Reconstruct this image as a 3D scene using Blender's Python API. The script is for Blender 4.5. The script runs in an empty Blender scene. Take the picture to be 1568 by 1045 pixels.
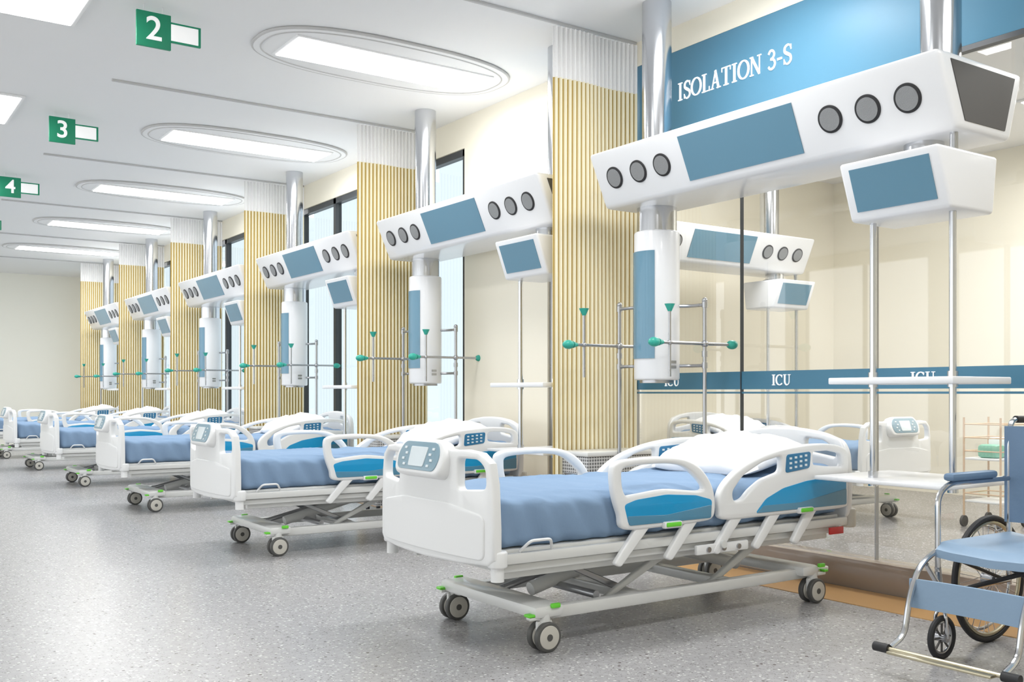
import bpy, bmesh, math, random
from math import sin, cos, pi, radians
from mathutils import Vector, Matrix, noise
random.seed(4)
S=bpy.context.scene
COL=S.collection
try:
    S.view_settings.view_transform='Standard'
    S.view_settings.look='None'
    S.view_settings.exposure=0.22
except Exception as e: print(e)

# ------------------------------------------------------------ materials
def srgb(r,g,b):
    f=lambda c:(c/255/12.92) if c/255<=0.04045 else ((c/255+0.055)/1.055)**2.4
    return (f(r),f(g),f(b),1)
def mat(name,col,rough=0.5,metal=0.0,emis=None,es=0,coat=0.0,spec=0.5,bump=None,var=0.0):
    m=bpy.data.materials.new(name); m.use_nodes=True
    nt=m.node_tree; b=nt.nodes['Principled BSDF']
    b.inputs['Base Color'].default_value=col
    b.inputs['Roughness'].default_value=rough
    b.inputs['Metallic'].default_value=metal
    b.inputs['Coat Weight'].default_value=coat
    b.inputs['Specular IOR Level'].default_value=spec
    if emis:
        b.inputs['Emission Color'].default_value=emis; b.inputs['Emission Strength'].default_value=es
    tc=nt.nodes.new('ShaderNodeTexCoord'); n=nt.nodes.new('ShaderNodeTexNoise')
    nt.links.new(tc.outputs['Object'],n.inputs['Vector'])
    if bump:
        n.inputs['Scale'].default_value=bump[0]; n.inputs['Detail'].default_value=4
        bp=nt.nodes.new('ShaderNodeBump'); bp.inputs['Strength'].default_value=bump[1]; bp.inputs['Distance'].default_value=0.01
        nt.links.new(n.outputs['Fac'],bp.inputs['Height']); nt.links.new(bp.outputs['Normal'],b.inputs['Normal'])
    else:
        n.inputs['Scale'].default_value=3
    if var or not bump:
        mr=nt.nodes.new('ShaderNodeMapRange'); mr.inputs['To Min'].default_value=max(0,rough-0.03-var); mr.inputs['To Max'].default_value=rough+0.03+var
        nt.links.new(n.outputs['Fac'],mr.inputs['Value']); nt.links.new(mr.outputs['Result'],b.inputs['Roughness'])
    return m
M={}
M['white']=mat('white_plastic',srgb(236,237,237),0.35,coat=0.2)
M['white2']=mat('white_painted_metal',srgb(220,221,219),0.3,coat=0.3)
M['boom']=mat('pendant_white',srgb(237,238,240),0.3,coat=0.3)
M['chrome']=mat('chrome',srgb(206,208,212),0.17,metal=1.0)
M['steel']=mat('brushed_steel',srgb(178,179,182),0.28,metal=1.0)
M['panel']=mat('screen_blue',srgb(96,140,163),0.25,coat=0.4)
M['blue']=mat('rail_blue',srgb(8,150,205),0.3,coat=0.3)
M['blue2']=mat('rail_steel_blue',srgb(80,138,168),0.3,coat=0.3)
M['ctl']=mat('control_blue',srgb(40,116,160),0.3)
M['screen']=mat('display_grey',srgb(136,164,178),0.2)
M['disp']=mat('display_light',srgb(222,232,236),0.2)
M['teal']=mat('teal_knob',srgb(50,168,150),0.35)
M['green']=mat('green_clip',srgb(110,215,60),0.4)
M['red']=mat('red_tag',srgb(200,50,50),0.4)
M['black']=mat('black_rubber',srgb(38,38,40),0.6)
M['tyre']=mat('grey_tyre',srgb(84,84,82),0.5)
M['hub']=mat('wheel_hub',srgb(200,197,188),0.4)
M['dark']=mat('dark_grille',srgb(82,80,78),0.6)
M['dots']=mat('speaker_mesh',srgb(146,148,149),0.5,bump=(260,0.6))
M['sheet']=mat('blue_sheet',srgb(130,155,184),0.85,bump=(18,0.3),spec=0.2)
M['pillow']=mat('white_pillow',srgb(242,242,244),0.9,bump=(9,0.4),spec=0.2)
M['vinyl']=mat('wheelchair_vinyl',srgb(138,163,188),0.42,bump=(30,0.12))
M['vinyl2']=mat('wheelchair_back',srgb(102,128,156),0.5,bump=(30,0.12))
M['brass']=mat('brass_bar',srgb(186,178,154),0.3,metal=0.9)
M['ceil']=mat('ceiling_paint',srgb(243,243,243),0.7)
M['cline']=mat('ceiling_groove',srgb(200,199,198),0.6)
M['cream']=mat('cream_wall',srgb(249,243,226),0.6)
M['cream_lit']=mat('cream_wall_far_lit',srgb(253,251,241),0.6)  # wall cream made paler, brightness put into the colour instead of more lamp light
M['signblue']=mat('blue_sign_panel',srgb(86,138,166),0.45)
M['stripe']=mat('icu_stripe',srgb(66,122,150),0.4)
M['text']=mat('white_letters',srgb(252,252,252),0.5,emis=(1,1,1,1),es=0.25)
M['curb']=mat('taupe_curb',srgb(158,144,132),0.25,coat=0.4)
M['orange']=mat('amber_floor_strip',srgb(198,154,98),0.3,coat=0.3,var=0.05)
M['frame']=mat('dark_window_frame',srgb(62,66,70),0.4)
M['signg']=mat('green_sign',srgb(25,148,110),0.4)
M['lamp']=mat('light_panel',(1,1,1,1),0.5,emis=(1,1,0.99,1),es=4)
M['wood']=mat('tan_wood',srgb(216,188,158),0.5)
M['pink']=mat('mint_plastic',srgb(150,205,180),0.5)

def floor_mat(name,base):
    m=bpy.data.materials.new(name); m.use_nodes=True; nt=m.node_tree; N=nt.nodes; L=nt.links
    b=N['Principled BSDF']; b.inputs['Roughness'].default_value=0.27; b.inputs['Specular IOR Level'].default_value=0.4
    tc=N.new('ShaderNodeTexCoord')
    def specks(scale,thr_c,thr_d):
        v=N.new('ShaderNodeTexVoronoi'); v.inputs['Scale'].default_value=scale
        L.new(tc.outputs['Object'],v.inputs['Vector'])
        s=N.new('ShaderNodeSeparateColor'); L.new(v.outputs['Color'],s.inputs[0])
        a=N.new('ShaderNodeMath'); a.operation='GREATER_THAN'; a.inputs[1].default_value=thr_c; L.new(s.outputs[0],a.inputs[0])
        d=N.new('ShaderNodeMath'); d.operation='LESS_THAN'; d.inputs[1].default_value=thr_d; L.new(v.outputs['Distance'],d.inputs[0])
        x=N.new('ShaderNodeMath'); x.operation='MULTIPLY'; L.new(a.outputs[0],x.inputs[0]); L.new(d.outputs[0],x.inputs[1])
        return x.outputs[0]
    no=N.new('ShaderNodeTexNoise'); no.inputs['Scale'].default_value=30; no.inputs['Detail'].default_value=6; L.new(tc.outputs['Object'],no.inputs['Vector'])
    cr=N.new('ShaderNodeValToRGB'); e=cr.color_ramp.elements
    e[0].position=0.3; e[0].color=tuple(c*0.87 for c in base[:3])+(1,); e[1].position=0.7; e[1].color=tuple(min(1,c*1.08) for c in base[:3])+(1,)
    L.new(no.outputs['Fac'],cr.inputs['Fac'])
    cur=cr.outputs['Color']
    for (sc,tcn,td,col) in [(50,0.70,0.36,srgb(202,201,200)),(70,0.80,0.32,srgb(122,118,118)),(26,0.82,0.19,srgb(92,84,82)),(110,0.76,0.35,srgb(134,131,131)),(34,0.88,0.2,srgb(228,227,226))]:
        mx=N.new('ShaderNodeMix'); mx.data_type='RGBA'; L.new(specks(sc,tcn,td),mx.inputs['Factor'])
        L.new(cur,mx.inputs['A']); mx.inputs['B'].default_value=col; cur=mx.outputs['Result']
    L.new(cur,b.inputs['Base Color'])
    return m
M['floor']=floor_mat('terrazzo_floor',srgb(167,166,167))
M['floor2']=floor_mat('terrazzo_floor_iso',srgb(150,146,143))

def glass_mat(name='partition_glass',tint=(0.95,0.955,0.95,1)):
    m=bpy.data.materials.new(name); m.use_nodes=True; nt=m.node_tree; N=nt.nodes; L=nt.links
    N.remove(N['Principled BSDF']); out=N['Material Output']
    t=N.new('ShaderNodeBsdfTransparent'); t.inputs[0].default_value=tint
    g=N.new('ShaderNodeBsdfGlossy'); g.inputs['Roughness'].default_value=0.02
    f=N.new('ShaderNodeLayerWeight'); f.inputs['Blend'].default_value=0.42
    mr=N.new('ShaderNodeMapRange'); mr.inputs['To Min'].default_value=0.09; mr.inputs['To Max'].default_value=0.75
    p=N.new('ShaderNodeMath'); p.operation='POWER'; p.inputs[1].default_value=3.0
    L.new(f.outputs['Facing'],p.inputs[0]); L.new(p.outputs[0],mr.inputs['Value'])
    mx=N.new('ShaderNodeMixShader'); L.new(mr.outputs['Result'],mx.inputs[0]); L.new(t.outputs[0],mx.inputs[1]); L.new(g.outputs[0],mx.inputs[2])
    L.new(mx.outputs[0],out.inputs['Surface']); return m
M['glass']=glass_mat()
M['wglass']=glass_mat('window_glass',(0.40,0.46,0.49,1))

def curtain_mat():
    m=bpy.data.materials.new('striped_curtain'); m.use_nodes=True; nt=m.node_tree; N=nt.nodes; L=nt.links
    b=N['Principled BSDF']; b.inputs['Roughness'].default_value=0.8; b.inputs['Specular IOR Level'].default_value=0.2
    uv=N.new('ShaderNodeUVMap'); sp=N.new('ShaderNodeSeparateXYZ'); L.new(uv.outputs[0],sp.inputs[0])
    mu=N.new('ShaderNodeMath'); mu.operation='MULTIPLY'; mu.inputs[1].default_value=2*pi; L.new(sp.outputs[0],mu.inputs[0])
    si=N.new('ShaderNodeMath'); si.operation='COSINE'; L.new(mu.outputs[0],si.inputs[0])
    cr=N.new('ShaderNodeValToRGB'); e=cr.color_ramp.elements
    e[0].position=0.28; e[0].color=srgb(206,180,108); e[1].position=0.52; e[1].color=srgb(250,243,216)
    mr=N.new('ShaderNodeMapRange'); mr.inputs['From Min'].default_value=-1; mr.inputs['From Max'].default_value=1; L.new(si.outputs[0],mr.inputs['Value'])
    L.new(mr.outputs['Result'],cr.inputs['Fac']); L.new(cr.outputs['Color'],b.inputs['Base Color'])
    return m
M['curtain']=curtain_mat()
M['mesh']=mat('curtain_mesh',srgb(252,251,250),0.8,bump=(60,0.2))
def perf_mat():
    m=bpy.data.materials.new('perforated_metal'); m.use_nodes=True; nt=m.node_tree; N=nt.nodes; L=nt.links
    b=N['Principled BSDF']; b.inputs['Roughness'].default_value=0.4; b.inputs['Metallic'].default_value=0.3
    tc=N.new('ShaderNodeTexCoord'); v=N.new('ShaderNodeTexVoronoi'); v.inputs['Scale'].default_value=42; v.inputs['Randomness'].default_value=0
    L.new(tc.outputs['Object'],v.inputs['Vector'])
    cr=N.new('ShaderNodeValToRGB'); e=cr.color_ramp.elements; e[0].position=0.32; e[0].color=srgb(105,105,106); e[1].position=0.42; e[1].color=srgb(196,196,196)
    L.new(v.outputs['Distance'],cr.inputs['Fac']); L.new(cr.outputs['Color'],b.inputs['Base Color']); return m
M['perf']=perf_mat()

# ------------------------------------------------------------ builder
def eval_mesh(ob):
    dg=bpy.context.evaluated_depsgraph_get(); me=bpy.data.meshes.new_from_object(ob.evaluated_get(dg)); return me
def catmull(pts,n=6,closed=True):
    out=[]; k=len(pts); rng=range(k) if closed else range(k-1)
    for i in rng:
        if closed: p=[Vector(pts[(i+j-1)%k]) for j in range(4)]
        else: p=[Vector(pts[min(max(i+j-1,0),k-1)]) for j in range(4)]
        for s in range(n):
            t=s/n
            out.append(tuple(0.5*((2*p[1])+(-p[0]+p[2])*t+(2*p[0]-5*p[1]+4*p[2]-p[3])*t*t+(-p[0]+3*p[1]-3*p[2]+p[3])*t**3)))
    if not closed: out.append(tuple(pts[-1]))
    return out
def fillet(pts,r,n=5,closed=False):
    pts=[Vector(p) for p in pts]; out=[]; k=len(pts)
    for i,p in enumerate(pts):
        if not closed and (i==0 or i==k-1): out.append(p); continue
        a=pts[(i-1)%k]; b=pts[(i+1)%k]; da=(a-p); db=(b-p)
        rr=min(r,da.length*0.45,db.length*0.45); A=p+da.normalized()*rr; Bp=p+db.normalized()*rr
        for s in range(n+1):
            t=s/n; out.append(A*(1-t)**2+p*2*t*(1-t)+Bp*t*t)
    return [tuple(v) for v in out]
XZ=Matrix(((1,0,0,0),(0,0,-1,0),(0,1,0,0),(0,0,0,1)))
YZ=Matrix(((0,0,1,0),(1,0,0,0),(0,1,0,0),(0,0,0,1)))
class B:
    def __init__(s): s.bm=bmesh.new(); s.mats=[]; s.uv=None
    def mi(s,m):
        m=M[m]
        if m not in s.mats: s.mats.append(m)
        return s.mats.index(m)
    def add(s,me,mt,m='white'):
        i=s.mi(m)
        me.transform(mt)
        for p in me.polygons: p.material_index=i
        s.bm.from_mesh(me); bpy.data.meshes.remove(me)
    def addbm(s,b,m,mt=Matrix()):
        me=bpy.data.meshes.new('t'); b.to_mesh(me); b.free(); s.add(me,mt,m)
    def box(s,lo,hi,m,bev=0.0,mt=Matrix(),seg=2):
        b=bmesh.new(); bmesh.ops.create_cube(b,size=1)
        lo=Vector(lo);hi=Vector(hi);c=(lo+hi)/2;d=hi-lo
        for v in b.verts: v.co=Vector((v.co.x*d.x,v.co.y*d.y,v.co.z*d.z))+c
        if bev>0: bmesh.ops.bevel(b,geom=b.edges[:],offset=min(bev,min(abs(d.x),abs(d.y),abs(d.z))*0.49),segments=seg,profile=0.5,affect='EDGES')
        s.addbm(b,m,mt)
    def quadx(s,x,y0,y1,z0,z1,m):
        b=bmesh.new(); b.faces.new([b.verts.new(p) for p in ((x,y0,z0),(x,y0,z1),(x,y1,z1),(x,y1,z0))]); s.addbm(b,m)
    def hull(s,pts,faces,m,bev=0,mt=Matrix()):
        b=bmesh.new(); vs=[b.verts.new(p) for p in pts]
        for f in faces: b.faces.new([vs[i] for i in f])
        bmesh.ops.recalc_face_normals(b,faces=b.faces[:])
        if bev>0: bmesh.ops.bevel(b,geom=b.edges[:],offset=bev,segments=3,profile=0.5,affect='EDGES')
        s.addbm(b,m,mt)
    def cyl(s,p1,p2,r,m,r2=None,seg=20,bev=0,mt=Matrix()):
        p1=Vector(p1);p2=Vector(p2);d=p2-p1
        b=bmesh.new(); bmesh.ops.create_cone(b,cap_ends=True,segments=seg,radius1=r,radius2=r if r2 is None else r2,depth=d.length)
        if bev>0:
            bmesh.ops.bevel(b,geom=[e for e in b.edges if len(e.link_faces)==2 and any(len(f.verts)>4 for f in e.link_faces)],offset=bev,segments=3,profile=0.5,affect='EDGES')
        q=d.to_track_quat('Z','Y').to_matrix().to_4x4(); q.translation=(p1+p2)/2
        s.addbm(b,m,mt@q)
    def ball(s,c,r,m,sc=(1,1,1),mt=Matrix()):
        b=bmesh.new(); bmesh.ops.create_uvsphere(b,u_segments=16,v_segments=10,radius=r)
        s.addbm(b,m,mt@Matrix.Translation(c)@Matrix.Diagonal((*sc,1)))
    def tube(s,pts,r,m,rad=0.04,closed=False,mt=Matrix(),res=3,raw=False):
        if not raw: pts=fillet(pts,rad,closed=closed)
        cu=bpy.data.curves.new('c','CURVE'); cu.dimensions='3D'; cu.bevel_depth=r; cu.bevel_resolution=res; cu.use_fill_caps=True
        sp=cu.splines.new('POLY'); sp.points.add(len(pts)-1)
        for i,p in enumerate(pts): sp.points[i].co=(*p,1)
        sp.use_cyclic_u=closed
        ob=bpy.data.objects.new('c',cu); COL.objects.link(ob); me=eval_mesh(ob); bpy.data.objects.remove(ob); bpy.data.curves.remove(cu)
        s.add(me,mt,m)
    def plate(s,outer,holes,th,bev,m,mt,bend=None):
        cu=bpy.data.curves.new('c','CURVE'); cu.dimensions='2D'; cu.fill_mode='BOTH'; cu.extrude=max(th/2-bev,0.0005); cu.bevel_depth=bev; cu.bevel_resolution=2; cu.offset=-bev
        for pl in [outer]+list(holes):
            sp=cu.splines.new('POLY'); sp.points.add(len(pl)-1)
            for i,p in enumerate(pl): sp.points[i].co=(p[0],p[1],0,1)
            sp.use_cyclic_u=True
        ob=bpy.data.objects.new('c',cu); COL.objects.link(ob); me=eval_mesh(ob); bpy.data.objects.remove(ob); bpy.data.curves.remove(cu)
        b=bmesh.new(); b.from_mesh(me); bpy.data.meshes.remove(me)
        bmesh.ops.remove_doubles(b,verts=b.verts[:],dist=0.0002)
        if bend:
            for i in range(-9,10):
                bmesh.ops.bisect_plane(b,geom=b.verts[:]+b.edges[:]+b.faces[:],plane_co=(i*0.055,0,0),plane_no=(1,0,0))
            for v in b.verts: v.co.z+=bend(v.co.x,v.co.y)
        s.addbm(b,m,mt)
    def text(s,body,size,m,mt,ext=0.002):
        cu=bpy.data.curves.new('t','FONT'); cu.body=body; cu.size=size; cu.extrude=ext; cu.align_x='CENTER'; cu.align_y='CENTER'; cu.offset=size*0.012
        ob=bpy.data.objects.new('t',cu); COL.objects.link(ob); me=eval_mesh(ob); bpy.data.objects.remove(ob); s.add(me,mt,m)
    def mesh(s,name,angle=35):
        me=bpy.data.meshes.new(name); s.bm.to_mesh(me); s.bm.free()
        for m in s.mats: me.materials.append(m)
        for p in me.polygons: p.use_smooth=True
        try: me.set_sharp_from_angle(angle=radians(angle))
        except Exception: pass
        return me
def obj(name,me,parent=None,loc=(0,0,0),rz=0):
    o=bpy.data.objects.new(name,me); COL.objects.link(o); o.location=loc; o.rotation_euler=(0,0,rz)
    if parent: o.parent=parent
    return o
def grp(name,parts,loc=(0,0,0),rz=0):
    e=bpy.data.objects.new(name,None); e.empty_display_size=0.2; COL.objects.link(e); e.location=loc; e.rotation_euler=(0,0,rz)
    for n,me in parts: obj(n,me,e)
    return e

H=3.96; MX=5.28; SP=3.3
# ------------------------------------------------------------ room
def slab(name,lo,hi,m,bev=0):
    b=B(); b.box(lo,hi,m,bev); return obj(name,b.mesh(name))
slab('floor',(-6,-3,-0.1),(MX+0.05,26,0),'floor')
slab('floor_isolation',(MX+0.05,-0.5,-0.1),(11.2,8.6,0),'floor2')
slab('floor_strip',(4.8,-0.5,0.0),(5.19,24,0.004),'orange')
slab('ceiling',(-6,-3,H),(MX+0.3,26,H+0.1),'ceil')
slab('ceiling_isolation',(MX+0.3,-0.5,H),(11.2,8.6,H+0.1),'ceil')
slab('wall_far',(-6,25.5,0),(MX+0.3,25.7,H),'cream_lit')
slab('unseen_wall_back',(-6,-3.2,0),(MX+0.12,-3,H),'cream')  # unseen wall added behind the camera to block sky light and darken reflections
slab('wall_isolation_back',(MX+0.12,8.46,0),(11.2,8.6,H),'cream')
slab('wall_isolation_side',(11.0,-0.5,0),(11.2,8.46,H),'cream')
slab('wall_isolation_front',(MX+0.12,-0.65,0),(11.2,-0.5,H),'cream')
slab('wall_right',(MX,7.1,0),(MX+0.12,8.49,H),'cream')
slab('wall_right_header',(MX,-0.5,3.77),(MX+0.12,7.1,H),'cream')
slab('wall_right_end',(MX,-3,0),(MX+0.12,-0.5,H),'cream')
slab('baseboard_right',(5.2,-0.5,0),(MX+0.1,7.1,0.18),'curb',0.006)
# unseen left wall, added with tall openings to limit and shape the sky light
b=B()
b.box((-6.15,-3,0),(-6,25.5,0.35),'cream'); b.box((-6.15,-3,3.7),(-6,25.5,H),'cream')
y=-3
while y<25:
    b.box((-6.15,y,0.35),(-6,min(y+0.5,25.5),3.7),'cream'); y+=SP
obj('unseen_wall_left',b.mesh('unseen_wall_left'))
b=B()
y=-3
while y<25:
    for k in range(3):
        yy=y+0.5+k*1.4
        b.box((-6.1,yy-0.03,0.35),(-6.03,yy+0.03,3.7),'frame')
    y+=SP
obj('unseen_window_bars',b.mesh('unseen_window_left'))  # bars for the openings of the added left wall, out of view
# windows
b=B()
WY0,WY1=8.49,24.4
b.box((MX+0.0,WY0,3.65),(MX+0.12,25.5,H),'cream')
b.box((MX+0.0,WY1,0),(MX+0.12,25.5,3.65),'cream')
b.box((MX+0.0,WY0,0),(MX+0.12,WY1,0.12),'cream')
obj('wall_right_window_surround',b.mesh('w'))
b=B()
y=WY0+0.03
while y<WY1:
    b.box((MX+0.02,y-0.035,0.12),(MX+0.1,y+0.035,3.65),'frame'); y+=1.03
b.box((MX+0.02,WY0,3.58),(MX+0.1,WY1,3.65),'frame'); b.box((MX+0.02,WY0,0.12),(MX+0.1,WY1,0.18),'frame')
b.quadx(MX+0.06,WY0,WY1,0.18,3.58,'wglass')
obj('window_1',b.mesh('window'))
# glass partition
b=B()
seams=[7.04-1.09*i for i in range(8)]
for i in range(7):
    b.quadx(MX+0.035,seams[i+1]+0.003,seams[i]-0.003,0.18,3.15,'glass')
for y in seams:
    if abs(y-4.86)<.01: b.box((MX+0.02,y-0.0028,0.18),(MX+0.05,y+0.0028,3.15),'frame')
    else: b.box((MX+0.02,y-0.004,0.18),(MX+0.05,y+0.004,3.15),'steel')
b.box((MX+0.02,7.04,0.18),(MX+0.06,7.1,3.77),'steel')
b.box((MX+0.028,-0.5,1.225),(MX+0.0295,7.04,1.35),'stripe')
b.box((MX+0.028,-0.5,1.195),(MX+0.0295,7.04,1.208),'stripe')
obj('glass_partition',b.mesh('glass_partition'))

# ---- serif letters
def letter(ch):
    P=[]
    rect=lambda x0,y0,x1,y1:P.append([(x0,y0),(x1,y0),(x1,y1),(x0,y1)])
    def rib(pts,ws):
        n=len(pts); L=[];R=[]
        for i in range(n):
            a=Vector(pts[max(i-1,0)]);c=Vector(pts[min(i+1,n-1)]); d=(c-a).normalized(); nn=Vector((-d.y,d.x)); w=ws[i]/2 if isinstance(ws,list) else ws/2
            p=Vector(pts[i]); L.append(tuple(p+nn*w)); R.append(tuple(p-nn*w))
        for i in range(n-1): P.append([R[i],R[i+1],L[i+1],L[i]])
    def ell(a0,a1,rx=0.42,cx=0.46,tk=0.16,tn=0.07):
        n=28; pts=[];ws=[]
        for i in range(n+1):
            t=radians(a0+(a1-a0)*i/n); pts.append((cx+rx*cos(t),0.5+0.47*sin(t))); ws.append(tn+(tk-tn)*abs(cos(t)))
        rib(pts,ws)
    s=0.06
    if ch=='I': rect(.17,0,.34,1); rect(.05,0,.46,s); rect(.05,1-s,.46,1); return P,.56
    if ch=='L': rect(.15,0,.32,1); rect(.03,0,.72,s); rect(.03,1-s,.45,1); rect(.67,0,.72,.26); return P,.8
    if ch=='T': rect(.34,0,.51,1); rect(.2,0,.64,s); rect(.03,1-s,.81,1); rect(.03,.76,.08,1); rect(.76,.76,.81,1); return P,.88
    if ch=='A': rib([(.14,0),(.45,1)],.07); rib([(.72,0),(.43,1)],.16); rect(.22,.3,.62,.37); rect(.0,0,.3,s); rect(.55,0,.92,s); return P,.96
    if ch=='N': rect(.14,0,.21,1); rect(.78,0,.85,1); rib([(.18,.97),(.8,.03)],.16); rect(.02,0,.34,s); rect(.02,1-s,.3,1); rect(.64,1-s,.96,1); return P,1.02
    if ch=='O': ell(0,360); return P,.96
    if ch=='C': ell(45,315); rect(.72,.72,.77,.96); return P,.9
    if ch=='U':
        rect(.14,.35,.3,1); rect(.02,1-s,.42,1); rect(.74,.35,.8,1); rect(.6,1-s,.94,1)
        pts=[(.22,.38)]+[(.495+.275*cos(t),.36+.33*sin(t)) for t in [pi+pi*i/12 for i in range(13)]]; rib(pts,[.16]*4+[.12]*4+[.07]*6); return P,1.0
    if ch=='S':
        pts=catmull([(.62,.74),(.52,.93),(.33,.97),(.14,.86),(.14,.66),(.34,.53),(.55,.4),(.6,.2),(.46,.05),(.25,.03),(.08,.24)],4,False)
        rib([p[:2] for p in pts],[.06+.12*(1-abs(i/(len(pts)-1)*2-1)) for i in range(len(pts))]); rect(.58,.7,.63,.97); rect(.06,.03,.11,.3); return P,.74
    if ch=='3':
        pts=catmull([(.08,.8),(.2,.95),(.4,.95),(.52,.76),(.4,.57),(.24,.53),(.46,.48),(.58,.28),(.46,.07),(.22,.03),(.07,.17)],4,False)
        rib([p[:2] for p in pts],.12); return P,.7
    if ch=='-': rect(.05,.36,.42,.47); return P,.5
    return P,.45
def word(b,txt,size,x,ycen,z,m='text',width=None):
    tot=sum(letter(c)[1] for c in txt); sc=size; sx=size if width is None else width/tot
    cx=-tot/2
    t=bmesh.new()
    for c in txt:
        P,w=letter(c)
        for poly in P:
            front=[t.verts.new((x,ycen-(cx+p[0])*sx,z+p[1]*sc)) for p in poly]
            t.faces.new(front)
        cx+=w
    bmesh.ops.recalc_face_normals(t,faces=t.faces[:])
    ret=bmesh.ops.extrude_face_region(t,geom=t.faces[:])
    for v in ret['geom']:
        if isinstance(v,bmesh.types.BMVert): v.co.x+=0.006
    b.addbm(t,m)
b=B()
b.box((MX+0.0,2.62,3.15),(MX+0.05,7.04,3.77),'signblue',0.004)
b.box((MX+0.0,-0.5,3.15),(MX+0.05,2.60,3.77),'signblue',0.004)
b.box((MX+0.0,-0.5,3.12),(MX+0.05,7.04,3.15),'frame')
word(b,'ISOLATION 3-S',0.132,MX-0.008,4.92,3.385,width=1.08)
obj('isolation_sign_panel',b.mesh('isolation_sign'))
b=B()
for y in [6.6,5.55,4.5,3.45,2.4,1.3]: word(b,'ICU',0.072,MX+0.02,y,1.252,width=0.165)
obj('icu_lettering',b.mesh('icu_letters'))

# ceiling lights
def superel(cx,cy,a,bb,n=72,e=2.6):
    out=[]
    for i in range(n):
        t=2*pi*i/n; c=cos(t); s_=sin(t)
        out.append((cx+a*math.copysign(abs(c)**(2/e),c),cy+bb*math.copysign(abs(s_)**(2/e),s_)))
    return out
b=B()
o1=[(x,y,-0.012) for x,y in superel(0,0,1.12,0.54)]; o2=[(x,y,-0.008) for x,y in superel(0,0,1.06,0.48)]
b.plate(superel(0,0,1.12,0.54),[],0.02,0.004,'ceil',Matrix.Translation((0,0,-0.012)))
b.tube(o1,0.012,'cline',closed=True,raw=True)
b.tube([(x,y,-0.022) for x,y,_ in o2],0.007,'cline',closed=True,raw=True)
b.box((-0.90,-0.26,-0.034),(0.90,0.26,-0.02),'ceil',0.004)
b.box((-0.88,-0.24,-0.042),(0.88,0.24,-0.03),'lamp',0.003)
oval=b.mesh('oval_light')
b=B(); b.box((-0.33,-0.56,-0.02),(0.33,0.56,0),'ceil',0.004); b.box((-0.3,-0.53,-0.028),(0.3,0.53,-0.016),'lamp',0.003)
sq=b.mesh('panel_light')
def area(loc,sx,sy,en,col=(1,1,0.995)):
    l=bpy.data.lights.new('ceiling_lamp','AREA'); l.shape='RECTANGLE'; l.size=sx; l.size_y=sy; l.energy=en; l.color=col
    o=bpy.data.objects.new('ceiling_lamp',l); COL.objects.link(o); o.location=loc
    return o
for n in range(-1,6):
    yc=4.16+SP*n
    obj('oval_ceiling_light',oval,loc=(3.88,yc,H)); area((3.88,yc,H-0.08),1.7,0.45,40 if n<5 else 62)
    obj('square_ceiling_light',sq,loc=(1.22,yc,H)); area((1.22,yc,H-0.08),0.6,1.05,20)
for x,y in [(7.2,2.5),(7.2,6.2),(9.6,4.5)]:
    obj('square_ceiling_light',sq,loc=(x,y,H)); area((x,y,H-0.08),1.0,1.2,66)

# hanging bed number signs
for n in range(0,6):
    b=B(); yc=7.31+SP*(n-1)
    b.box((0,-0.012,-0.25),(0.24,0.012,0),'signg',0.003)
    mt=Matrix.Translation((0.12,-0.014,-0.125))@Matrix.Rotation(pi/2,4,'X')
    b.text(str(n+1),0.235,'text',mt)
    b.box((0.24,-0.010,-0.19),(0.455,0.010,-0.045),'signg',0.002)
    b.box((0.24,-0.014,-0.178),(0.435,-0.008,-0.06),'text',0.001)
    b.box((0.05,-0.003,-.01),(0.056,0.003,0.05),'ceil'); b.box((0.18,-0.003,-.01),(0.186,0.003,0.05),'ceil')
    obj('bed_number_sign',b.mesh('sign'),loc=(1.82,yc,3.91))

# curtain + track
def curtain_mesh():
    b=B(); t=bmesh.new(); uvl=t.loops.layers.uv.new('UVMap')
    NF=20; nx=NF*10; zs=[0.09,0.4,0.8,1.2,1.6,2.0,2.4,2.8,3.2,3.55,3.551,3.75,3.93]
    L=0.81; rows=[]
    for zi,z in enumerate(zs):
        row=[]; amp=0.022*(1-0.3*(z/3.96))
        for i in range(nx+1):
            f=i/nx; ph=f*NF*2*pi
            ww=0.010*sin(f*9+z*0.5)
            row.append(t.verts.new((f*L,amp*sin(ph)+ww,z)))
        rows.append(row)
    i1=b.mi('curtain'); i2=b.mi('mesh')
    for r in range(len(zs)-1):
        for i in range(nx):
            f=t.faces.new((rows[r][i],rows[r][i+1],rows[r+1][i+1],rows[r+1][i])); f.material_index=i1 if r<9 else i2
            us=[i,i+1,i+1,i]
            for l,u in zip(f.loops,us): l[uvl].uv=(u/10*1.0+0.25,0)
    me=bpy.data.meshes.new('curtain'); t.to_mesh(me); t.free()
    for m in b.mats: me.materials.append(m)
    for p in me.polygons: p.use_smooth=True
    return me
cur=curtain_mesh()
b=B(); b.box((2.09,-0.012,-0.02),(5.27,0.012,0),'cline',0.004); track=b.mesh('track')
for n in range(0,6):
    grp('privacy_curtain',[('fabric',cur)],loc=(4.46,5.92+SP*n,0))
    obj('curtain_track',track,loc=(0,5.92+SP*n,H))

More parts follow.
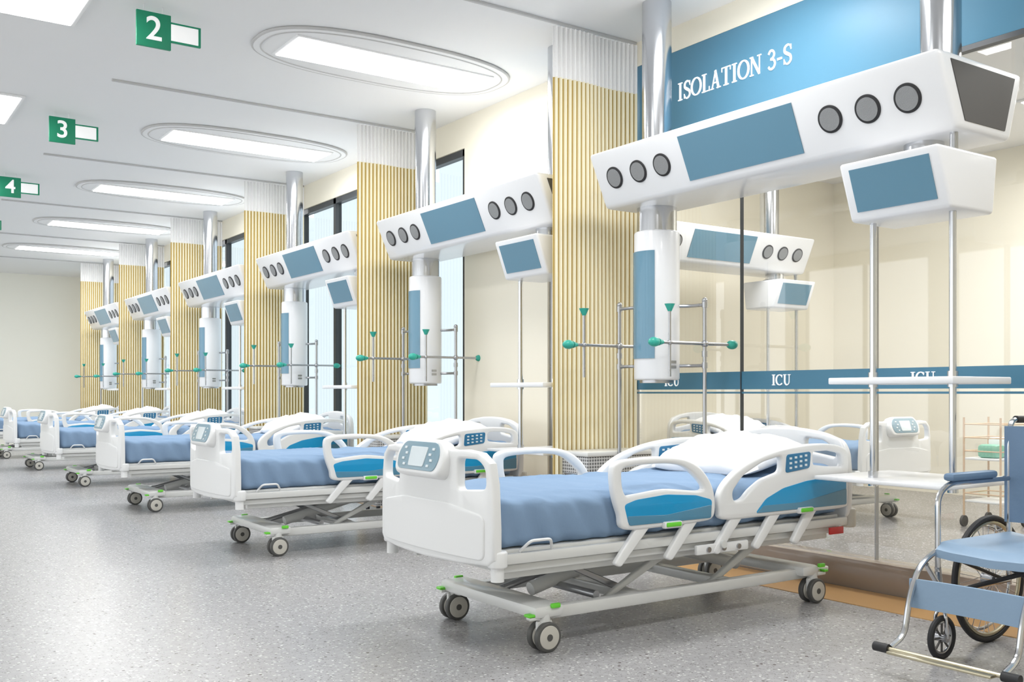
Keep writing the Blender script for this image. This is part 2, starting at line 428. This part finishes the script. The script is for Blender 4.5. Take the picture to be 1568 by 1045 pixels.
# ------------------------------------------------------------ pendant
def pendant():
    parts=[]
    b=B()
    for y in (1.09,-1.09):
        b.cyl((0,y,2.8),(0,y,H-0.001),0.104,'chrome',seg=48)
    parts.append(('support_poles',b.mesh('poles')))
    b=B()
    y0,y1=-1.35,1.335
    sec=[(-.43,2.875),(.34,2.875),(.22,2.505),(-.27,2.505)]
    pts=[(x,y0,z) for x,z in sec]+[(x,y1,z) for x,z in sec]
    b.hull(pts,[(0,1,2,3),(7,6,5,4),(0,4,5,1),(1,5,6,2),(2,6,7,3),(3,7,4,0)],'boom',0.03)
    T=Vector((.16,0,-.37)); Ln=T.length; T.normalize(); Nn=Vector((-.37,0,-.16)).normalized(); O=Vector((-.43,0,2.875))
    def face(t,y,off=0): return O+T*t*Ln+Vector((0,y,0))+Nn*off
    def disc(y,t=0.5):
        c=face(t,y)
        b.cyl(c-Nn*0.01,c+Nn*0.008,0.076,'black',seg=48,bev=0.003); b.cyl(c,c+Nn*0.011,0.062,'dots',seg=40)
    for y in (1.134,.892,.663,-.661,-.898,-1.132): disc(y)
    def quad(ya,yb,ta,tb,m,th=0.006):
        p=[face(ta,ya,-0.003),face(ta,yb,-0.003),face(tb,yb,-0.003),face(tb,ya,-0.003)]; p2=[v+Nn*(th+0.003) for v in p]
        b.hull(p+p2,[(0,1,2,3),(7,6,5,4),(0,4,5,1),(1,5,6,2),(2,6,7,3),(3,7,4,0)],m)
    quad(-.44,.46,.14,.86,'panel')
    for yy,sg in ((y0,-1),(y1,1)):
        p=[(-.33,yy,2.835),(.25,yy,2.835),(.155,yy,2.55),(-.205,yy,2.55)]
        p2=[(x,yy+sg*0.005,z) for x,_,z in p]
        b.hull(p+p2,[(0,1,2,3),(7,6,5,4),(0,4,5,1),(1,5,6,2),(2,6,7,3),(3,7,4,0)],'dark')
    parts.append(('boom_housing',b.mesh('boom')))
    b=B()
    sec=[(-.43,2.41),(.10,2.41),(.06,2.11),(-.32,2.11)]
    pts=[(x,-1.35,z) for x,z in sec]+[(x,-.77,z) for x,z in sec]
    F=[(0,1,2,3),(7,6,5,4),(0,4,5,1),(1,5,6,2),(2,6,7,3),(3,7,4,0)]
    b.hull(pts,F,'boom',0.02)
    O=Vector((-.43,0,2.41)); T=Vector((.11,0,-.30)); Ln=T.length; T.normalize(); Nn=Vector((-.30,0,-.11)).normalized()
    quad(-1.29,-.83,.13,.84,'panel')
    b.cyl((-.1,-1.06,2.40),(-.1,-1.06,2.52),0.10,'chrome',seg=28); b.cyl((-.1,-1.06,2.40),(-.1,-1.06,2.44),0.13,'chrome',seg=28,bev=0.01)
    b.cyl((-.2,-1.29,2.40),(-.2,-1.29,2.52),0.02,'chrome')
    parts.append(('monitor_pod',b.mesh('pod')))
    b=B()
    for y in (-.83,-1.29):
        b.cyl((-.21,y,.73),(-.21,y,2.12),0.018,'chrome',seg=14); b.cyl((-.21,y,1.23),(-.21,y,1.31),0.026,'chrome',seg=14); b.cyl((-.21,y,.70),(-.21,y,.78),0.026,'chrome',seg=14)
    b.box((-.42,-1.42,1.245),(.1,-.70,1.28),'boom',0.006)
    b.box((-.36,-1.34,.722),(.32,-.56,.745),'boom',0.006)
    parts.append(('shelf_rack',b.mesh('rack')))
    b=B(); cy=1.09
    b.cyl((0,cy,2.30),(0,cy,2.52),0.14,'chrome',seg=48); b.cyl((0,cy,1.29),(0,cy,2.335),0.16,'boom',seg=56,bev=0.015)
    b.cyl((0,cy,1.27),(0,cy,1.30),0.12,'steel',seg=30)
    t=bmesh.new(); ns=16; r=0.163
    vs=[]
    for i in range(ns+1):
        a=radians(180-42+84*i/ns); vs.append([t.verts.new((r*cos(a),cy+r*sin(a),z)) for z in (1.44,2.19)])
    for i in range(ns): t.faces.new((vs[i][0],vs[i][1],vs[i+1][1],vs[i+1][0]))
    bmesh.ops.recalc_face_normals(t,faces=t.faces[:]); ret=bmesh.ops.extrude_face_region(t,geom=t.faces[:])
    for v in ret['geom']:
        if isinstance(v,bmesh.types.BMVert): v.co.x*=1.02; v.co.y=cy+(v.co.y-cy)*1.02
    b.addbm(t,'panel')
    for z in (1.37,1.405): b.box((-.02,cy-.166,z),(.03,cy-.15,z+.02),'steel')
    parts.append(('supply_column',b.mesh('column')))
    b=B()
    for (x0,y,zb) in ((-.31,.78,.86),(-.55,1.40,.6)):
        xt=x0+.47
        b.cyl((x0,y,1.54),(x0+.74,y,1.54),0.011,'steel',seg=12)
        for xx in (x0,x0+.74):
            b.ball((xx,y,1.54),0.036,'teal',(1.3,1,.9))
        b.cyl((x0+.04,y,1.54),(x0+.08,y,1.54),0.024,'teal',r2=0.012)
        b.cyl((x0+.14,y,1.31),(x0+.14,y,1.77),0.010,'steel',seg=12); b.cyl((x0+.14,y,1.75),(x0+.14,y,1.80),0.013,'teal',r2=0.036)
        b.ball((x0+.14,y,1.54),0.018,'steel'); b.ball((xt,y,1.54),0.026,'steel')
        b.cyl((xt,y,zb),(xt,y,1.84),0.014,'steel',seg=14); b.ball((xt,y,1.84),0.02,'steel')
        b.tube([(0,cy,1.81),(xt,cy+(y-cy)*0.6,1.81),(xt,y,1.81)],0.012,'steel'); b.tube([(0,cy,1.39),(xt,cy+(y-cy)*0.6,1.39),(xt,y,1.39)],0.012,'steel')
        for z in (1.81,1.39,1.47): b.cyl((xt,y,z-.02),(xt,y,z+.02),0.02,'steel',seg=14)
    parts.append(('iv_rack',b.mesh('iv')))
    return parts
PEN=pendant()
for n in range(0,6): grp('medical_ceiling_pendant',PEN,loc=(4.86,4.15+SP*n,0))
grp('medical_ceiling_pendant',PEN,loc=(7.55,7.5,0),rz=pi/2)

# ------------------------------------------------------------ bed
def bed():
    parts=[]
    b=B(); t=bmesh.new(); x0,x1=.05,2.40; nx=150; ns=72; rows=[]
    for i in range(nx+1):
        f=i/nx; x=x0+(x1-x0)*f; e=abs(2*f-1); end=(1-max(0,(e-.96)/.04)**2.5*0.10)
        lift=.06*max(0,(x-1.55)/.85)**1.2
        row=[]
        for k in range(ns):
            a=2*pi*k/ns; c=cos(a); s_=sin(a); ex=2/6
            yy=.47*math.copysign(abs(c)**ex,c)*end; zz=.61+.12*math.copysign(abs(s_)**ex,s_)*end
            side=abs(c)**0.5 if abs(c)>.3 else 0
            fold=(sin(x*44+zz*22+5*noise.noise(Vector((x*2.5,c,0))))*0.7+1.3*noise.noise(Vector((x*12+zz*8,c*3,zz*5))))
            yy+=math.copysign(1,c)*side*fold*0.019*(1.25-zz)
            if s_>0.2:
                ridge=1-abs(noise.noise(Vector((x*2.6+yy*2.2,yy*3-x*.8,7))))*2.2
                zz+=0.016*noise.noise(Vector((x*3.2+yy*2,yy*4,1)))+0.009*noise.noise(Vector((x*9+yy*9,yy*5,4)))+0.012*max(0,ridge-.55)/.45+lift
            row.append(t.verts.new((x,yy,zz)))
        rows.append(row)
    for i in range(nx):
        for k in range(ns): t.faces.new((rows[i][k],rows[i][(k+1)%ns],rows[i+1][(k+1)%ns],rows[i+1][k]))
    t.faces.new(rows[0]); t.faces.new(list(reversed(rows[-1]))); bmesh.ops.recalc_face_normals(t,faces=t.faces[:])
    b.addbm(t,'sheet'); parts.append(('mattress',b.mesh('mattress',60)))
    b=B(); t=bmesh.new(); n=40; top=[];bot=[]
    for i in range(n+1):
        ra=[];rb=[]
        for j in range(n+1):
            u=-1+2*i/n; v=-1+2*j/n
            e=max(0,1-abs(u)**3.2)**.55*max(0,1-abs(v)**3.2)**.55
            x=.29*u*(1-.06*abs(v)**2); y=.40*v*(1-.06*abs(u)**2)
            wr=.03*noise.noise(Vector((u*2.5,v*3,2)))+.02*noise.noise(Vector((u*6,v*4.5,5)))
            ra.append(t.verts.new((x,y,(.115+wr)*e))); rb.append(ra[-1] if (i in(0,n) or j in(0,n)) else t.verts.new((x,y,-.05*e)))
        top.append(ra);bot.append(rb)
    for i in range(n):
        for j in range(n):
            t.faces.new((top[i][j],top[i+1][j],top[i+1][j+1],top[i][j+1]))
            try:t.faces.new((bot[i][j],bot[i][j+1],bot[i+1][j+1],bot[i+1][j]))
            except Exception: pass
    bmesh.ops.recalc_face_normals(t,faces=t.faces[:])
    b.addbm(t,'pillow',Matrix.Translation((1.98,0,.82))@Matrix.Rotation(radians(-14),4,'Y')); parts.append(('pillow',b.mesh('pillow',80)))
    # footboard
    b=B()
    half=[(.0,.425),(.30,.43),(.49,.44),(.525,.47),(.525,.60),(.515,.80),(.495,.89),(.43,.935),(.33,.945),(.24,.94),(.2,.945),(0,.95)]
    outl=half+[(-x,z) for x,z in reversed(half[1:-1])]
    hole2=[fillet([(.275,.76,0),(.475,.775,0),(.47,.865,0),(.42,.905,0),(.275,.905,0)],.03,closed=True)]
    hl=[(p[0],p[1]) for p in hole2[0]]; hr=[(-x,z) for x,z in hl]
    bend=lambda y,z:-0.045*(1-(y/.525)**2)
    b.plate(outl,[hl,hr],.05,.012,'white',YZ,bend)
    b.plate([(p[0],p[1]) for p in fillet([(-.47,.46,0),(.47,.46,0),(.47,.66,0),(.2,.70,0),(-.2,.70,0),(-.47,.66,0)],.04,closed=True)],[],.02,.006,'white',Matrix.Translation((-.022,0,0))@YZ,bend)
    mt=Matrix.Translation((-.065,0,.885))@Matrix.Rotation(radians(18),4,'Y')
    f=lambda L,r:[(p[0],p[1]) for p in fillet([(x,z,0) for x,z in L],r,closed=True)]
    b.plate(f([(-.21,-.085),(.21,-.085),(.23,.02),(.18,.095),(-.18,.095),(-.23,.02)],.05),[],.075,.018,'white',mt@YZ)
    m2=mt@Matrix.Translation((-.038,0,0))@YZ
    b.plate(f([(-.175,-.062),(.175,-.062),(.195,.015),(.155,.075),(-.155,.075),(-.195,.015)],.04),[],.008,.002,'screen',m2)
    m3=mt@Matrix.Translation((-.043,0,0))@YZ
    b.plate(f([(-.07,-.045),(.07,-.045),(.08,.05),(-.08,.05)],.01),[],.006,.001,'disp',m3)
    for sx in (-1,1):
        for k in range(4):
            ya=sx*(.10+.02*(k%2)); yb=ya+sx*.022
            b.box((-.046,min(ya,yb),-.045+.027*k),(-.041,max(ya,yb),-.033+.027*k),'disp',.001,mt)
    parts.append(('footboard',b.mesh('foot')))
    # headboard
    b=B()
    half=[(0,.45),(.40,.45),(.49,.48),(.50,.70),(.485,.86),(.44,.925),(.30,.965),(.14,.985),(0,.99)]
    outl=half+[(-x,z) for x,z in reversed(half[1:-1])]
    outl=[(p[0],p[1]) for p in fillet([(x,z,0) for x,z in outl],.04,closed=True)]
    hl=f([(.16,.85),(.40,.82),(.40,.87),(.30,.92),(.16,.93)],.025); hr=[(-x,z) for x,z in hl]
    b.plate(outl,[hl,hr],.05,.014,'white',Matrix.Translation((2.47,0,0))@YZ,lambda y,z:.035*(1-(y/.5)**2))
    parts.append(('headboard',b.mesh('head')))
    # side rails
    for s_,nm in ((-1,'side_rail'),(1,'side_rail')):
        b=B(); Y=s_*.50; mt=Matrix.Translation((0,Y,0))@XZ
        fo=[(.74,.545),(.70,.62),(.665,.72),(.655,.83),(.69,.872),(.80,.885),(.95,.887),(1.12,.872),(1.24,.82),(1.32,.73),(1.345,.63),(1.325,.56),(1.22,.545),(1.0,.54)]
        fo=[p[:2] for p in catmull(fo,5)]
        h1=[p[:2] for p in catmull([(.735,.715),(.715,.80),(.745,.842),(.95,.852),(1.10,.838),(1.19,.79),(1.26,.725),(1.22,.705),(1.0,.725),(.80,.71)],5)]
        b.plate(fo,[h1],.045,.015,'white',mt)
        he=[(1.41,.545),(1.375,.60),(1.375,.68),(1.44,.755),(1.58,.83),(1.78,.885),(2.0,.912),(2.22,.915),(2.37,.893),(2.42,.84),(2.42,.70),(2.415,.58),(2.38,.545),(2.1,.54),(1.7,.54)]
        he=[p[:2] for p in catmull(he,5)]
        h2=f([(1.47,.685),(1.55,.765),(1.70,.83),(1.85,.858),(1.85,.775),(1.70,.74),(1.60,.685),(1.55,.64),(1.48,.635)],.03)
        h3=f([(2.11,.80),(2.11,.872),(2.25,.875),(2.36,.855),(2.37,.78),(2.25,.785)],.025)
        b.plate(he,[h2,h3],.045,.015,'white',mt)
        for sd in (-1,1):
            mo=Matrix.Translation((0,Y+sd*.0215,0))@XZ
            mo2=Matrix.Translation((0,Y+sd*.0228,0))@XZ
            b.plate(f([(.755,.565),(.725,.665),(.80,.685),(1.0,.70),(1.2,.685),(1.315,.655),(1.305,.565)],.02),[],.008,.002,'blue',mo)
            b.plate(f([(.757,.563),(.742,.61),(1.0,.60),(1.31,.63),(1.306,.563)],.012),[],.009,.002,'blue2',mo2)
            b.plate(f([(1.64,.565),(1.72,.635),(1.86,.685),(2.05,.715),(2.25,.725),(2.395,.715),(2.395,.565)],.02),[],.008,.002,'blue',mo)
            b.plate(f([(1.645,.563),(1.70,.60),(2.0,.60),(2.396,.655),(2.396,.563)],.012),[],.009,.002,'blue2',mo2)
            b.plate(f([(1.875,.765),(2.075,.785),(2.085,.875),(1.885,.865)],.02),[],.010,.002,'ctl',mo)
            for i in range(4):
                for j in range(3):
                    x=1.905+.042*i; z=.785+.026*j+.004*i
                    b.box((x,Y+sd*.0265-.002,z),(x+.02,Y+sd*.0265+.002,z+.012),'disp',.001)
            for (x,z) in ((1.03,.545),(2.03,.55)):
                b.box((x-.06,Y+sd*.03-.014,z-.012),(x+.06,Y+sd*.03+.014,z+.022),'white',.008)
                b.box((x-.05,Y+sd*.036-.014,z-.004),(x+.05,Y+sd*.036+.014,z+.018),'green',.006)
        for (xa,xb) in ((.87,.70),(1.19,1.03),(1.52,1.36),(1.82,1.66),(2.12,1.97)):
            b.plate(f([(xa-.045,.56),(xa+.045,.56),(xb+.05,.40),(xb+.015,.365),(xb-.03,.385)],.02),[],.03,.008,'white',Matrix.Translation((0,Y,0))@XZ)
        b.cyl((1.4,s_*.49,.42),(1.4,s_*.53,.42),.02,'white2'); 
        parts.append((nm,b.mesh('rail')))
    # upper frame
    b=B()
    for s_ in (-1,1):
        b.box((.02,s_*.47-.018,.435),(2.46,s_*.47+.018,.485),'white2',.01)
        b.box((.06,s_*.44-.02,.395),(2.42,s_*.44+.02,.432),'white2',.008)
        b.box((.10,s_*.40-.02,.36),(2.36,s_*.40+.02,.40),'white2',.008)
        for x in (.24,):
            b.tube([(x-.09,s_*.475,.49),(x-.06,s_*.52,.54),(x+.05,s_*.52,.54),(x+.09,s_*.475,.49)],.007,'white',rad=.02)
        b.cyl((.02,s_*.49,.43),(.02,s_*.49,.505),.045,'white',seg=24,bev=.01); b.cyl((.02,s_*.49,.37),(.02,s_*.49,.43),.03,'white',seg=20)
        b.cyl((2.50,s_*.46,.42),(2.50,s_*.46,.53),.042,'hub',seg=24,bev=.012)
        b.box((1.22,s_*.5-.012,.375),(1.60,s_*.5+.012,.425),'white',.008)
        for x in (1.3,1.41,1.52): b.cyl((x,s_*.515-.006,.40),(x,s_*.515+.006,.40),.014,'steel',seg=14)
        b.box((2.28,s_*.497-.006,.395),(2.40,s_*.497+.006,.435),'red',.002)
    b.box((.06,-.45,.455),(2.42,.45,.50),'white2',.01)
    for x in (.14,.8,1.5,2.2): b.box((x,-.42,.37),(x+.07,.42,.43),'white2',.008)
    b.box((.9,-.18,.32),(1.5,.18,.41),'white2',.02)
    for s_ in (-1,1):
        b.box((.32,s_*.35-.028,.135),(2.26,s_*.35+.028,.195),'white2',.01)
        b.box((2.24,s_*.35-.02,.16),(2.44,s_*.35+.02,.185),'white2',.008)
        b.plate(f([(.80,.17),(.86,.17),(1.36,.39),(1.28,.41)],.015),[],.03,.008,'white2',Matrix.Translation((0,s_*.26,0))@XZ)
        b.plate(f([(1.55,.17),(1.62,.17),(2.05,.38),(1.98,.41)],.015),[],.03,.008,'white2',Matrix.Translation((0,s_*.26,0))@XZ)
        b.plate(f([(.50,.39),(.56,.39),(1.06,.175),(1.0,.16)],.012),[],.025,.006,'steel',Matrix.Translation((0,s_*.20,0))@XZ)
    b.box((.27,-.43,.155),(.44,.43,.215),'white2',.02); b.box((2.14,-.43,.155),(2.28,.43,.215),'white2',.02)
    for x in (.95,1.6): b.box((x,-.33,.14),(x+.08,.33,.19),'white2',.01)
    b.cyl((.55,0,.20),(1.2,0,.36),.035,'white2'); b.cyl((.4,.1,.19),(.9,.1,.30),.018,'steel'); b.cyl((2.0,-.05,.20),(1.4,-.05,.36),.035,'white2')
    b.cyl((.72,-.32,.205),(.72,.32,.205),.02,'steel')
    parts.append(('frame',b.mesh('frame')))
    # casters
    b=B()
    for x in (.34,2.25):
        for y in (-.40,.40):
            sg=1 if y>0 else -1
            b.cyl((x,y,.13),(x,y,.20),.030,'white2')
            b.box((x-.045,y-.012,.06),(x+.045,y+.012,.145),'white2',.02)
            for k in (-1,1):
                c=y+k*.030
                b.cyl((x,c-.015,.07),(x,c+.015,.07),.070,'tyre',seg=48,bev=.008)
                b.cyl((x,c-.0175,.07),(x,c+.0175,.07),.055,'hub',seg=40,bev=.003)
                b.cyl((x,c-.0195,.07),(x,c+.0195,.07),.016,'tyre',seg=16)
            b.box((x-.09 if x<1 else x+.03,y-.02,.150),(x-.03 if x<1 else x+.10,y+.02,.166),'white2',.006)
            b.box((x-.10 if x<1 else x+.09,y-.022,.166),(x-.06 if x<1 else x+.12,y+.022,.180),'green',.005)
            b.box((x+.02,y+sg*.03-.01,.20),(x+.07,y+sg*.03+.01,.222),'green',.005)
    parts.append(('casters',b.mesh('casters')))
    return parts
BED=bed()
for n in range(0,6): grp('hospital_bed',BED,loc=(2.42,4.14+SP*n,0))
grp('hospital_bed',BED,loc=(8.1,5.55,0),rz=pi/2)

# bedside cabinet
b=B()
b.box((0,0,.08),(.62,.30,.74),'perf',.006); b.box((-.01,-.01,.74),(.63,.31,.775),'white2',.01)
for x in (.03,.57):
    for y in (.03,.26): b.cyl((x,y,0),(x,y,.08),.02,'black')
b.box((-.012,.04,.60),(0.0,.26,.62),'steel',.003); b.box((-.006,.02,.40),(.0,.28,.405),'dark')
cab=b.mesh('cabinet')
for n in range(0,6): obj('bedside_cabinet',cab,loc=(4.50,5.57+SP*n,0))

# small supply cart in isolation room
b=B()
for x in (0,.40):
    for y in (0,.34): b.cyl((x,y,.1),(x,y,.98),.009,'wood',seg=10); b.cyl((x,y-.012,.05),(x,y+.012,.05),.05,'dark',seg=18)
for z in (.22,.6):
    b.box((0,0,z),(.40,.34,z+.02),'white',.005)
for z in (.3,.68,.80,.92): b.tube([(0,0,z),(.40,0,z),(.40,.34,z),(0,.34,z)],.006,'wood',closed=True,rad=.02)
b.box((.05,.06,.62),(.2,.25,.74),'pink',.03); b.box((.22,.08,.62),(.36,.25,.80),'white',.03)
obj('supply_cart',b.mesh('cart'),loc=(8.45,4.75,0))

# ------------------------------------------------------------ wheelchair
def wheelchair():
    parts=[]
    for y,sg in ((2.60,1),(2.10,-1)):
        b=B()
        b.tube([(4.11,y,.40),(4.11,y,.74),(4.20,y,.79),(4.60,y,.79),(4.70,y,.79)],.013,'chrome',rad=.06)
        b.tube([(4.86,y,1.07),(4.72,y,1.07),(4.70,y,.98),(4.70,y,.28)],.013,'chrome',rad=.05)
        b.tube([(4.87,y,1.07),(4.76,y,1.072)],.018,'black')
        b.tube([(4.70,y,.50),(4.11,y,.50),(3.97,y,.44),(3.90,y,.32),(3.86,y,.15),(3.76,y,.11)],.013,'chrome',rad=.08)
        b.tube([(4.70,y,.30),(4.30,y,.30),(4.12,y,.33),(4.02,y,.44)],.012,'chrome',rad=.05)
        b.tube([(4.11,y,.42),(4.14,y+sg*.0,.24)],.014,'chrome')
        b.box((4.19,y-.028,.80),(4.56,y+.028,.835),'vinyl2',.014)
        parts.append(('side_frame',b.mesh('sf')))
        b=B(); yw=y+sg*.06
        cx,cz,R=4.63,.305,.292
        circ=lambda r,yy,n=56:[(cx+r*cos(2*pi*i/n),yy,cz+r*sin(2*pi*i/n)) for i in range(n)]
        b.tube(circ(R,yw),.0145,'black',closed=True,raw=True)
        b.tube(circ(R-.022,yw),.010,'brass',closed=True,raw=True)
        b.tube(circ(R-.045,yw+sg*.035),.008,'chrome',closed=True,raw=True)
        for i in range(6):
            a=2*pi*i/6; b.cyl((cx+(R-.045)*cos(a),yw+sg*.035,cz+(R-.045)*sin(a)),(cx+(R-.022)*cos(a),yw,cz+(R-.022)*sin(a)),.004,'chrome',seg=8)
        b.cyl((cx,yw-.03,cz),(cx,yw+.03,cz),.028,'steel',seg=20); b.cyl((cx,y,cz),(cx,yw,cz),.012,'steel')
        for i in range(32):
            a=2*pi*i/32; a2=a+(0.25 if i%2 else -0.25); oy=.024 if i%4<2 else -.024
            b.cyl((cx+.026*cos(a2*1),yw+oy,cz+.026*sin(a2)),(cx+(R-.024)*cos(a),yw,cz+(R-.024)*sin(a)),.0018,'chrome',seg=5)
        parts.append(('drive_wheel',b.mesh('dw')))
        b=B(); xc=4.14;yc=y+sg*.0
        circ2=lambda r,n=40:[(xc+r*cos(2*pi*i/n),yc,.1+r*sin(2*pi*i/n)) for i in range(n)]
        b.tube(circ2(.086),.014,'black',closed=True,raw=True); b.tube(circ2(.070),.007,'steel',closed=True,raw=True)
        for i in range(8):
            a=2*pi*i/8; b.cyl((xc,yc,.1),(xc+.07*cos(a),yc,.1+.07*sin(a)),.005,'dark',seg=8)
        b.cyl((xc,yc-.03,.1),(xc,yc+.03,.1),.018,'steel')
        for k in (-1,1): b.tube([(xc,yc+k*.026,.1),(xc-.01,yc+k*.026,.20),(xc,yc+k*.008,.235)],.008,'chrome',rad=.02)
        b.cyl((xc,yc,.22),(xc,yc,.30),.018,'chrome')
        parts.append(('caster',b.mesh('cs')))
    b=B()
    def sag(x0,x1,y0,y1,z,m,th=.035,s=.015,vert=False):
        t=bmesh.new(); n=14; r=[]
        g=bmesh.ops.create_grid(t,x_segments=n,y_segments=n,size=.5)
        for v in t.verts:
            u,w=v.co.x,v.co.y
            sg_=-s*(1-(2*w)**2)
            if not vert: v.co=Vector((x0+(x1-x0)*(u+.5),y0+(y1-y0)*(w+.5),z+sg_+.004*noise.noise(Vector((u*5,w*5,0)))-.03*max(0,(-u-.42)/.08)**2))
            else: v.co=Vector((z-sg_,y0+(y1-y0)*(w+.5),x0+(x1-x0)*(u+.5)))
        ret=bmesh.ops.extrude_face_region(t,geom=t.faces[:])
        for v in ret['geom']:
            if isinstance(v,bmesh.types.BMVert):
                if vert: v.co.x+=th
                else: v.co.z-=th
        bmesh.ops.recalc_face_normals(t,faces=t.faces[:]); b.addbm(t,m)
    sag(4.08,4.70,2.11,2.59,.535,'vinyl')
    parts.append(('seat',b.mesh('seat',50)))
    b=B(); sag(.58,1.04,2.09,2.615,4.685,'vinyl2',.02,.03,True); parts.append(('backrest',b.mesh('back',50)))
    b=B(); sag(.26,.385,2.08,2.62,3.925,'vinyl',.02,.02,True); parts.append(('calf_strap',b.mesh('calf',50)))
    b=B()
    b.tube([(3.75,2.04,.105),(3.75,2.66,.105)],.010,'brass'); b.cyl((3.75,2.60,.105),(3.75,2.67,.105),.020,'black'); b.cyl((3.75,2.03,.105),(3.75,2.10,.105),.020,'black')
    b.box((3.70,2.12,.095),(3.76,2.58,.108),'brass',.004)
    b.tube([(4.35,2.60,.30),(4.35,2.10,.50)],.011,'black'); b.tube([(4.35,2.10,.30),(4.35,2.60,.50)],.011,'black')
    b.tube([(4.20,2.60,.46),(4.62,2.60,.32)],.008,'black')
    parts.append(('footrest',b.mesh('fr')))
    return parts
grp('wheelchair',wheelchair())

# ------------------------------------------------------------ world / camera
w=bpy.data.worlds.new('World'); S.world=w; w.use_nodes=True
bg=w.node_tree.nodes['Background']; bg.inputs[0].default_value=(0.95,0.98,1,1); bg.inputs[1].default_value=2.1
cam=bpy.data.cameras.new('camera'); co=bpy.data.objects.new('camera',cam); COL.objects.link(co); S.camera=co
co.location=(0,0,1.2); co.rotation_euler=(pi/2,0,radians(-34.6))
cam.sensor_width=36; cam.lens=1530/1568*36; cam.shift_y=(602-522.5)/1568; cam.clip_end=500
